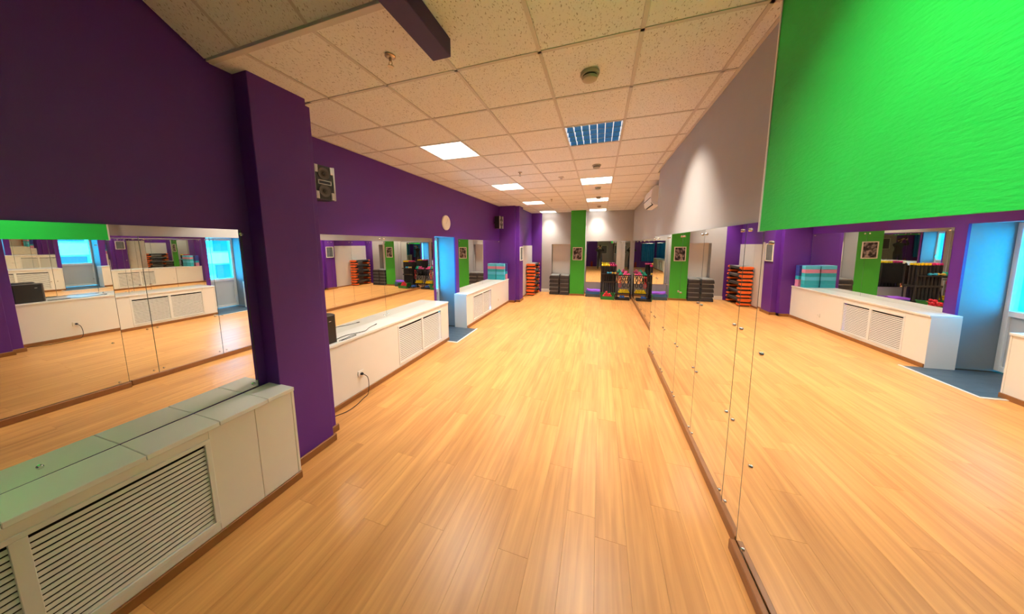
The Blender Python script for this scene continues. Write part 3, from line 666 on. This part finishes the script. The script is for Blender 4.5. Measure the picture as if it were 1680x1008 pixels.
# ------------------------------------------------------------------ black step platforms, two stacks
def black_step():
    t = thing('step_bench', 'black', 'step platform', (0, 0, 0), 0, 'black step platforms')
    MB().prism([(-.182, 0), (.182, 0), (.182, .045), (.165, .120), (-.165, .120), (-.182, .045)], 'y', -.33, .33).build('body', 'charcoal', t, bevel=.006)
    MB().prism([(-.160, .120), (.160, .120), (.150, .148), (-.150, .148)], 'y', -.318, .318).build('top_mat', 'charcoal2', t, bevel=.004)
    MB().box(-.11, .11, -.333, -.330, .028, .040).build('grip_slot', 'black', t)
    return t
bs = black_step()
first = True
for side, xs in (('beside the green pillar', -1.232), ('beside the white plinth', -1.612)):
    for k in range(5):
        o = bs if first else copy_tree(bs); first = False
        o.location = (xs + random.uniform(-.003, .003), 10.735 + random.uniform(-.008, .008), .1485 * k)
        o['label'] = 'black step platform in the stack %s, %s from the floor' % (side, ORD[k])

# ------------------------------------------------------------------ exercise mats
def slab_mat(z0, h, w, d, mat, label, x, y, rz, curl=False):
    b = MB(); n = 14; vs = []; fs = []
    for k in range(n + 1):
        u = -w / 2 + w * k / n; dz = (.006 * math.sin(k * .9) if curl else 0) + (.05 * max(0, 1 - k / 2.5) ** 1.5 if curl else 0)
        vs += [(u, -d / 2, dz), (u, d / 2, dz * .4), (u, d / 2, dz * .4 + h), (u, -d / 2, dz + h)]
    for k in range(n):
        for e in range(4): fs.append((k * 4 + e, k * 4 + (e + 1) % 4, k * 4 + 4 + (e + 1) % 4, k * 4 + 4 + e))
    fs += [(0, 1, 2, 3), (n * 4 + 3, n * 4 + 2, n * 4 + 1, n * 4)]
    b._add(vs, fs); o = b.build('exercise_mat', mat); o.location = (x, y, z0); o.rotation_euler = (0, 0, rz)
    return tag(o, label, 'mat', 'exercise mats in the pile')
slab_mat(.002, .05, .50, .36, 'mat_grey', 'dark grey exercise mat at the bottom of the pile', -.19, 10.48, .0)
slab_mat(.053, .05, .49, .36, 'mat_grey', 'dark grey exercise mat under the navy one', -.185, 10.48, .02)
slab_mat(.104, .05, .50, .36, 'mat_blue', 'navy blue exercise mat under the purple ones', -.195, 10.48, -.02)
slab_mat(.155, .04, .50, .36, 'mat_blue', 'upper navy blue exercise mat in the pile', -.19, 10.48, .03)
slab_mat(.201, .045, .47, .35, 'mat_purple', 'bright purple exercise mat with a curled corner on top of the pile', -.17, 10.48, .02, True)

# ------------------------------------------------------------------ body bars in a stand
t = thing('bar_stand', 'black upright stand holding rows of body bars', 'rack', (.34, 10.42, 0))
MB().box(-.27, .27, -.20, .20, 0.002, .035).build('base', 'black', t, bevel=.005)
MB().box(-.265, -.245, .12, .15, .035, 1.14).box(.245, .265, .12, .15, .035, 1.14).build('upright', 'black', t, bevel=.003)
MB().box(-.265, .265, .155, .17, .55, 1.12).build('back_plate', 'blackfoam', t)
MB().box(-.265, .265, -.165, -.155, .55, .60).box(-.265, .265, .10, .118, .55, .60).box(-.265, -.255, -.155, .15, .55, .60).box(.255, .265, -.155, .15, .55, .60).build('holder', 'black', t)
def body_bar(cap):
    o = thing('body_bar', cap, 'body bar', (0, 0, 0), 0, 'body bars with %s caps' % cap)
    MB().lathe([(.026, .045), (.028, .07), (.028, 1.12), (.026, 1.14)]).build('grip', 'blackfoam', o, smooth=True)
    MB().lathe([(.027, 1.14), (.029, 1.155), (.027, 1.185), (.015, 1.195)]).build('cap', cap, o, smooth=True)
    MB().lathe([(.025, .036), (.027, .045)]).build('foot', cap, o, smooth=True)
    return o
bars = {}
for r, yy in enumerate((10.30, 10.385, 10.47)):
    for k in range(7):
        cap = 'yellow' if k < 4 else 'magenta'
        if cap not in bars: o = bars[cap] = body_bar(cap)
        else: o = copy_tree(bars[cap])
        o.location = (.34 - .216 + .072 * k, yy, 0)
        o['label'] = 'black foam body bar with a %s cap, %s row, %s from the mats' % (cap, ('front', 'middle', 'back')[r], ORD[k])

# ------------------------------------------------------------------ dumbbells, crate, rack
def dumbbell_mesh(mat, L=.16, r=.034):
    b = MB(); prof = [(.004, -L / 2), (r * .8, -L / 2), (r, -L / 2 + .012), (r, -L / 2 + .045), (r * .72, -L / 2 + .055), (.014, -L / 2 + .058), (.014, L / 2 - .058), (r * .72, L / 2 - .055), (r, L / 2 - .045), (r, L / 2 - .012), (r * .8, L / 2), (.004, L / 2)]
    b.lathe(prof, (0, 0, 0), 'x', 12)
    return b.mesh('dumbbell_' + mat, mat, smooth=True)
DB = {m: dumbbell_mesh(m) for m in ('red', 'yellow', 'teal', 'pink', 'cyan', 'gold', 'blue', 'magenta')}
def dumb(mat, loc, rz, label, group, ry=0):
    o = link('dumbbell', DB[mat], None, loc); o.rotation_euler = (0, ry, rz); return tag(o, label, 'dumbbell', group)
t = thing('crate', 'green plastic crate full of red dumbbells', 'crate', (.305, 10.035, 0))
c = MB(); c.prism([(-.21, .004), (.21, .004), (.235, .02), (.21, .02)], 'y', -.13, .13)
MB().box(-.205, .205, -.125, .125, .003, .012).build('bottom', 'crate', t)
for s in (-1, 1):
    MB().prism([(s * .205, .003), (s * .213, .003), (s * .238, .215), (s * .228, .215)], 'y', -.135, .135).build('side_wall', 'crate', t)
    MB().prism([(s * .125, .003), (s * .133, .003), (s * .148, .215 if s > 0 else .12), (s * .140, .215 if s > 0 else .12)], 'x', -.205, .205).build('side_wall', 'crate', t)
    a, b_ = sorted((s * .228, s * .248)); MB().box(a, b_, -.15, .15, .215, .228).build('rim', 'crate', t, bevel=.002)
pos = [(-.156 + .078 * k, 0, .047) for k in range(5)] + [(-.117 + .078 * k, 0, .112) for k in range(4)] + [(-.078 + .078 * k, 0, .177) for k in range(3)] + [(-.03, .0, .243)]
for k, p in enumerate(pos):
    dumb('red', (.305 + p[0], 10.035 + p[1], p[2]), 1.5708 + random.uniform(-.03, .03), 'red vinyl dumbbell heaped in the green crate', 'red dumbbells in the crate')
t = thing('dumbbell_rack', 'tiered black dumbbell rack in the end corner', 'rack', (.857, 10.40, 0))
for s in (-1, 1):
    MB().tube([(s * .22, -.16, .02), (s * .22, .05, .83), (s * .22, .16, .02)], .014, 8).build('side_frame', 'black', t, smooth=True)
    MB().tube([(s * .22, -.20, .015), (s * .22, .20, .015)], .014, 8).build('foot', 'black', t)
for zz, yc, nm_ in ((.80, .03, 'shelf'), (.17, -.03, 'shelf')):
    MB().box(-.205, .205, yc - .09, yc + .09, zz, zz + .014).box(-.205, .205, yc - .095, yc - .09, zz, zz + .035).build(nm_, 'black', t)
MB().tube([(-.22, -.075, .755), (.22, -.075, .755)], .009, 8).build('hanging_rail', 'black', t)
for k, (m, dx, dz) in enumerate((('teal', -.15, 0), ('teal', -.075, 0), ('pink', 0, 0), ('pink', .075, 0), ('pink', .15, 0), ('teal', -.1125, .064), ('pink', .0375, .064))):
    dumb(m, (.857 + dx, 10.434, .852 + dz), 1.5708 + random.uniform(-.03, .03), '%s vinyl dumbbell on the top shelf of the rack' % m, '%s dumbbells on the top shelf' % m)
for k in range(9):
    dumb('yellow', (.857 - .15 + .075 * k if k < 5 else .857 - .1125 + .075 * (k - 5), 10.374, .222 + (.064 if k > 4 else 0)), 1.5708 + random.uniform(-.03, .03), 'yellow vinyl dumbbell on the lower shelf of the rack', 'yellow dumbbells on the lower shelf')
def band(x, mat, label):
    t = thing('resistance_band', label, 'resistance band', (x, 10.290, 0), 0, 'resistance bands hung on the rack')
    L_ = spline([(-.022, .0, .75), (-.038, 0, .66), (.015, -.01, .56), (.040, -.01, .47), (.0, -.01, .40), (-.040, -.01, .46), (-.015, -.022, .56), (.035, 0, .66), (.022, 0, .75)], 6)
    MB().tube(L_, .011, 7).build('strap', mat, t, smooth=True)
    MB().tube([(-.035, -.012, .775), (.035, -.012, .775)], .014, 8).build('handle', mat, t)
    MB().tube(spline([(-.036, -.022, .74), (-.046, -.027, .66), (0, -.032, .615), (.046, -.027, .66), (.036, -.022, .74)], 5), .008, 6).build('loop', 'black', t, smooth=True)
band(.72, 'red', 'red resistance band hanging on the dumbbell rack'); band(.855, 'navy', 'navy resistance band in the middle of the rack'); band(.99, 'black', 'black resistance band nearest the corner mirror')
t = thing('tray', 'low black tray with blue dumbbells before the rack', 'tray', (.79, 10.06, 0))
MB().box(-.22, .22, -.10, .10, .004, .012).build('bottom', 'black', t)
MB().box(-.22, .22, -.108, -.10, .004, .085).box(-.22, .22, .10, .108, .004, .085).build('long_side', 'black', t); MB().box(-.228, -.22, -.108, .108, .004, .085).box(.22, .228, -.108, .108, .004, .085).build('short_side', 'black', t)
for k in range(5): dumb('blue', (.71 + .076 * k if k < 3 else .748 + .076 * (k - 3), 10.06, .048 + .065 * (k // 3)), 1.5708, 'blue vinyl dumbbell in the low black tray', 'blue dumbbells in the tray')
for k, (m, dx) in enumerate((('cyan', 0), ('gold', .14))):
    dumb(m, (.36 + dx, 10.225, .905), 0, '%s dumbbell tucked against the body bars' % ('cyan' if m == 'cyan' else 'golden'), 'dumbbells on the bar stand', 0)
MB().box(.02 - .27, .27, -.235, -.165, .84, .868).build('ledge', 'black', bpy.data.objects['bar_stand'])

# ------------------------------------------------------------------ behind the camera: curtain, extinguisher, photographer
t = thing('curtain', 'blue curtain hanging on the wall behind the photographer', 'curtain', (-1.75, YREAR + .08, 0))
b = MB(); n = 60
vs = [(-.72 + 1.44 * k / n, .03 * math.sin(k * 1.1), z_) for k in range(n + 1) for z_ in (.50, 1.95)]; vs += [(v[0], v[1] - .006, v[2]) for v in vs]
o_ = 2 * (n + 1); fs = [(2 * k, 2 * k + 2, 2 * k + 3, 2 * k + 1) for k in range(n)] + [(o_ + 2 * k + 1, o_ + 2 * k + 3, o_ + 2 * k + 2, o_ + 2 * k) for k in range(n)]
b._add(vs, fs); b.build('cloth', 'curtain', t, smooth=True)
MB().tube([(-.78, 0, 1.97), (.78, 0, 1.97)], .012, 8).build('rail', 'chrome', t)
t = thing('fire_extinguisher', 'red fire extinguisher on the floor by the rear wall', 'fire extinguisher', (-.62, YREAR + .12, 0))
MB().lathe([(.07, .0), (.075, .02), (.075, .36), (.05, .42), (.02, .44)], (0, 0, 0), 'z', 20).build('cylinder_body', 'extred', t, smooth=True)
MB().cyl((0, 0, .44), .018, .05).box(-.012, .012, -.01, .09, .49, .50).build('valve', 'black', t)
MB().tube(spline([(0, .02, .46), (0, .10, .42), (0, .10, .25), (0, .085, .15)], 5), .01, 7).build('hose', 'black', t, smooth=True)

def person():
    t = thing('person', 'photographer in dark jacket and trousers raising a camera', 'person', (.03, -.42, 0))
    V = [(0, 0, .96), (0, .0, 1.12), (0, .01, 1.30), (0, .02, 1.44), (0, .03, 1.52), (0, .05, 1.60), (0, .06, 1.68), (0, .05, 1.76),
         (-.10, 0, .92), (-.11, .03, .50), (-.12, -.01, .10), (-.12, .12, .05), (.10, 0, .92), (.12, .02, .50), (.14, -.01, .10), (.14, .12, .05),
         (-.19, .01, 1.45), (-.30, .14, 1.42), (-.12, .27, 1.66), (.19, .01, 1.45), (.30, .14, 1.42), (.12, .27, 1.66), (-.095, .305, 1.75), (.095, .305, 1.75)]
    E_ = [(0, 1), (1, 2), (2, 3), (3, 4), (4, 5), (5, 6), (6, 7), (0, 8), (8, 9), (9, 10), (10, 11), (0, 12), (12, 13), (13, 14), (14, 15), (3, 16), (16, 17), (17, 18), (18, 22), (3, 19), (19, 20), (20, 21), (21, 23)]
    rad = [.15, .145, .16, .13, .062, .07, .088, .07, .10, .068, .048, .042, .10, .068, .048, .042, .075, .054, .036, .075, .054, .036, .034, .034]
    me = bpy.data.meshes.new('body'); me.from_pydata(V, E_, [])
    o = link('body', me, t)
    sk = o.modifiers.new('skin', 'SKIN'); sk.use_smooth_shade = True
    for i, r_ in enumerate(rad): me.skin_vertices[0].data[i].radius = (r_, r_ * (.78 if i in (0, 1, 2, 3) else 1))
    me.skin_vertices[0].data[0].use_root = True
    ss = o.modifiers.new('smooth', 'SUBSURF'); ss.levels = 2; ss.render_levels = 2
    bpy.context.view_layer.update(); dg = bpy.context.evaluated_depsgraph_get()
    m2 = bpy.data.meshes.new_from_object(o.evaluated_get(dg)); o.modifiers.clear(); o.data = m2; m2.materials.clear()
    for k in ('cloth', 'cloth2', 'skin', 'hair', 'black'): m2.materials.append(M[k])
    for p in m2.polygons:
        c = p.center; p.use_smooth = True
        if c.z > 1.545 and abs(c.x) < .10 and c.y < .2: p.material_index = 3 if (c.z > 1.73 or c.y < .02) else 2
        elif c.z > 1.69 and c.y > .2: p.material_index = 2
        elif c.z < .09: p.material_index = 4
        elif c.z < .92: p.material_index = 1
        else: p.material_index = 0
    fb = MB()
    for s in (-1, 1):
        for k in range(4):
            L_ = (.055, .062, .058, .046)[k]; zz = 1.735 + .021 * k
            fb.tube([(s * .098, .305, zz), (s * .092, .305 + L_ * .6, zz + .002), (s * .070, .305 + L_, zz), (s * .048, .30 + L_, zz - .003)], [.0095, .0095, .0085, .007], 7)
        fb.tube([(s * .09, .30, 1.735), (s * .06, .275, 1.715), (s * .03, .285, 1.712)], [.011, .010, .008], 7)
    fb.build('finger', 'skin', t, smooth=True)
    h = MB().sphere((0, .135, 1.665), .016, (1, 1, 1.3)).sphere((-.088, .06, 1.675), .02, (.45, .8, 1.4)).sphere((.088, .06, 1.675), .02, (.45, .8, 1.4)); h.build('face', 'skin', t, smooth=True)
    MB().sphere((0, .035, 1.715), .098, (.95, 1.05, .9)).build('hair', 'hair', t, smooth=True)
person()
t = thing('camera_body', 'black camera held up by the photographer', 'camera', (.03, -.125, 1.80), 0)
MB().box(-.07, .07, -.035, .035, -.045, .045).box(-.025, .025, -.03, .03, .045, .065).build('housing', 'black', t, bevel=.006)
MB().lathe([(.034, .035), (.036, .085), (.03, .09)], (0, 0, 0), 'y', 20).build('lens', 'black', t, smooth=True)
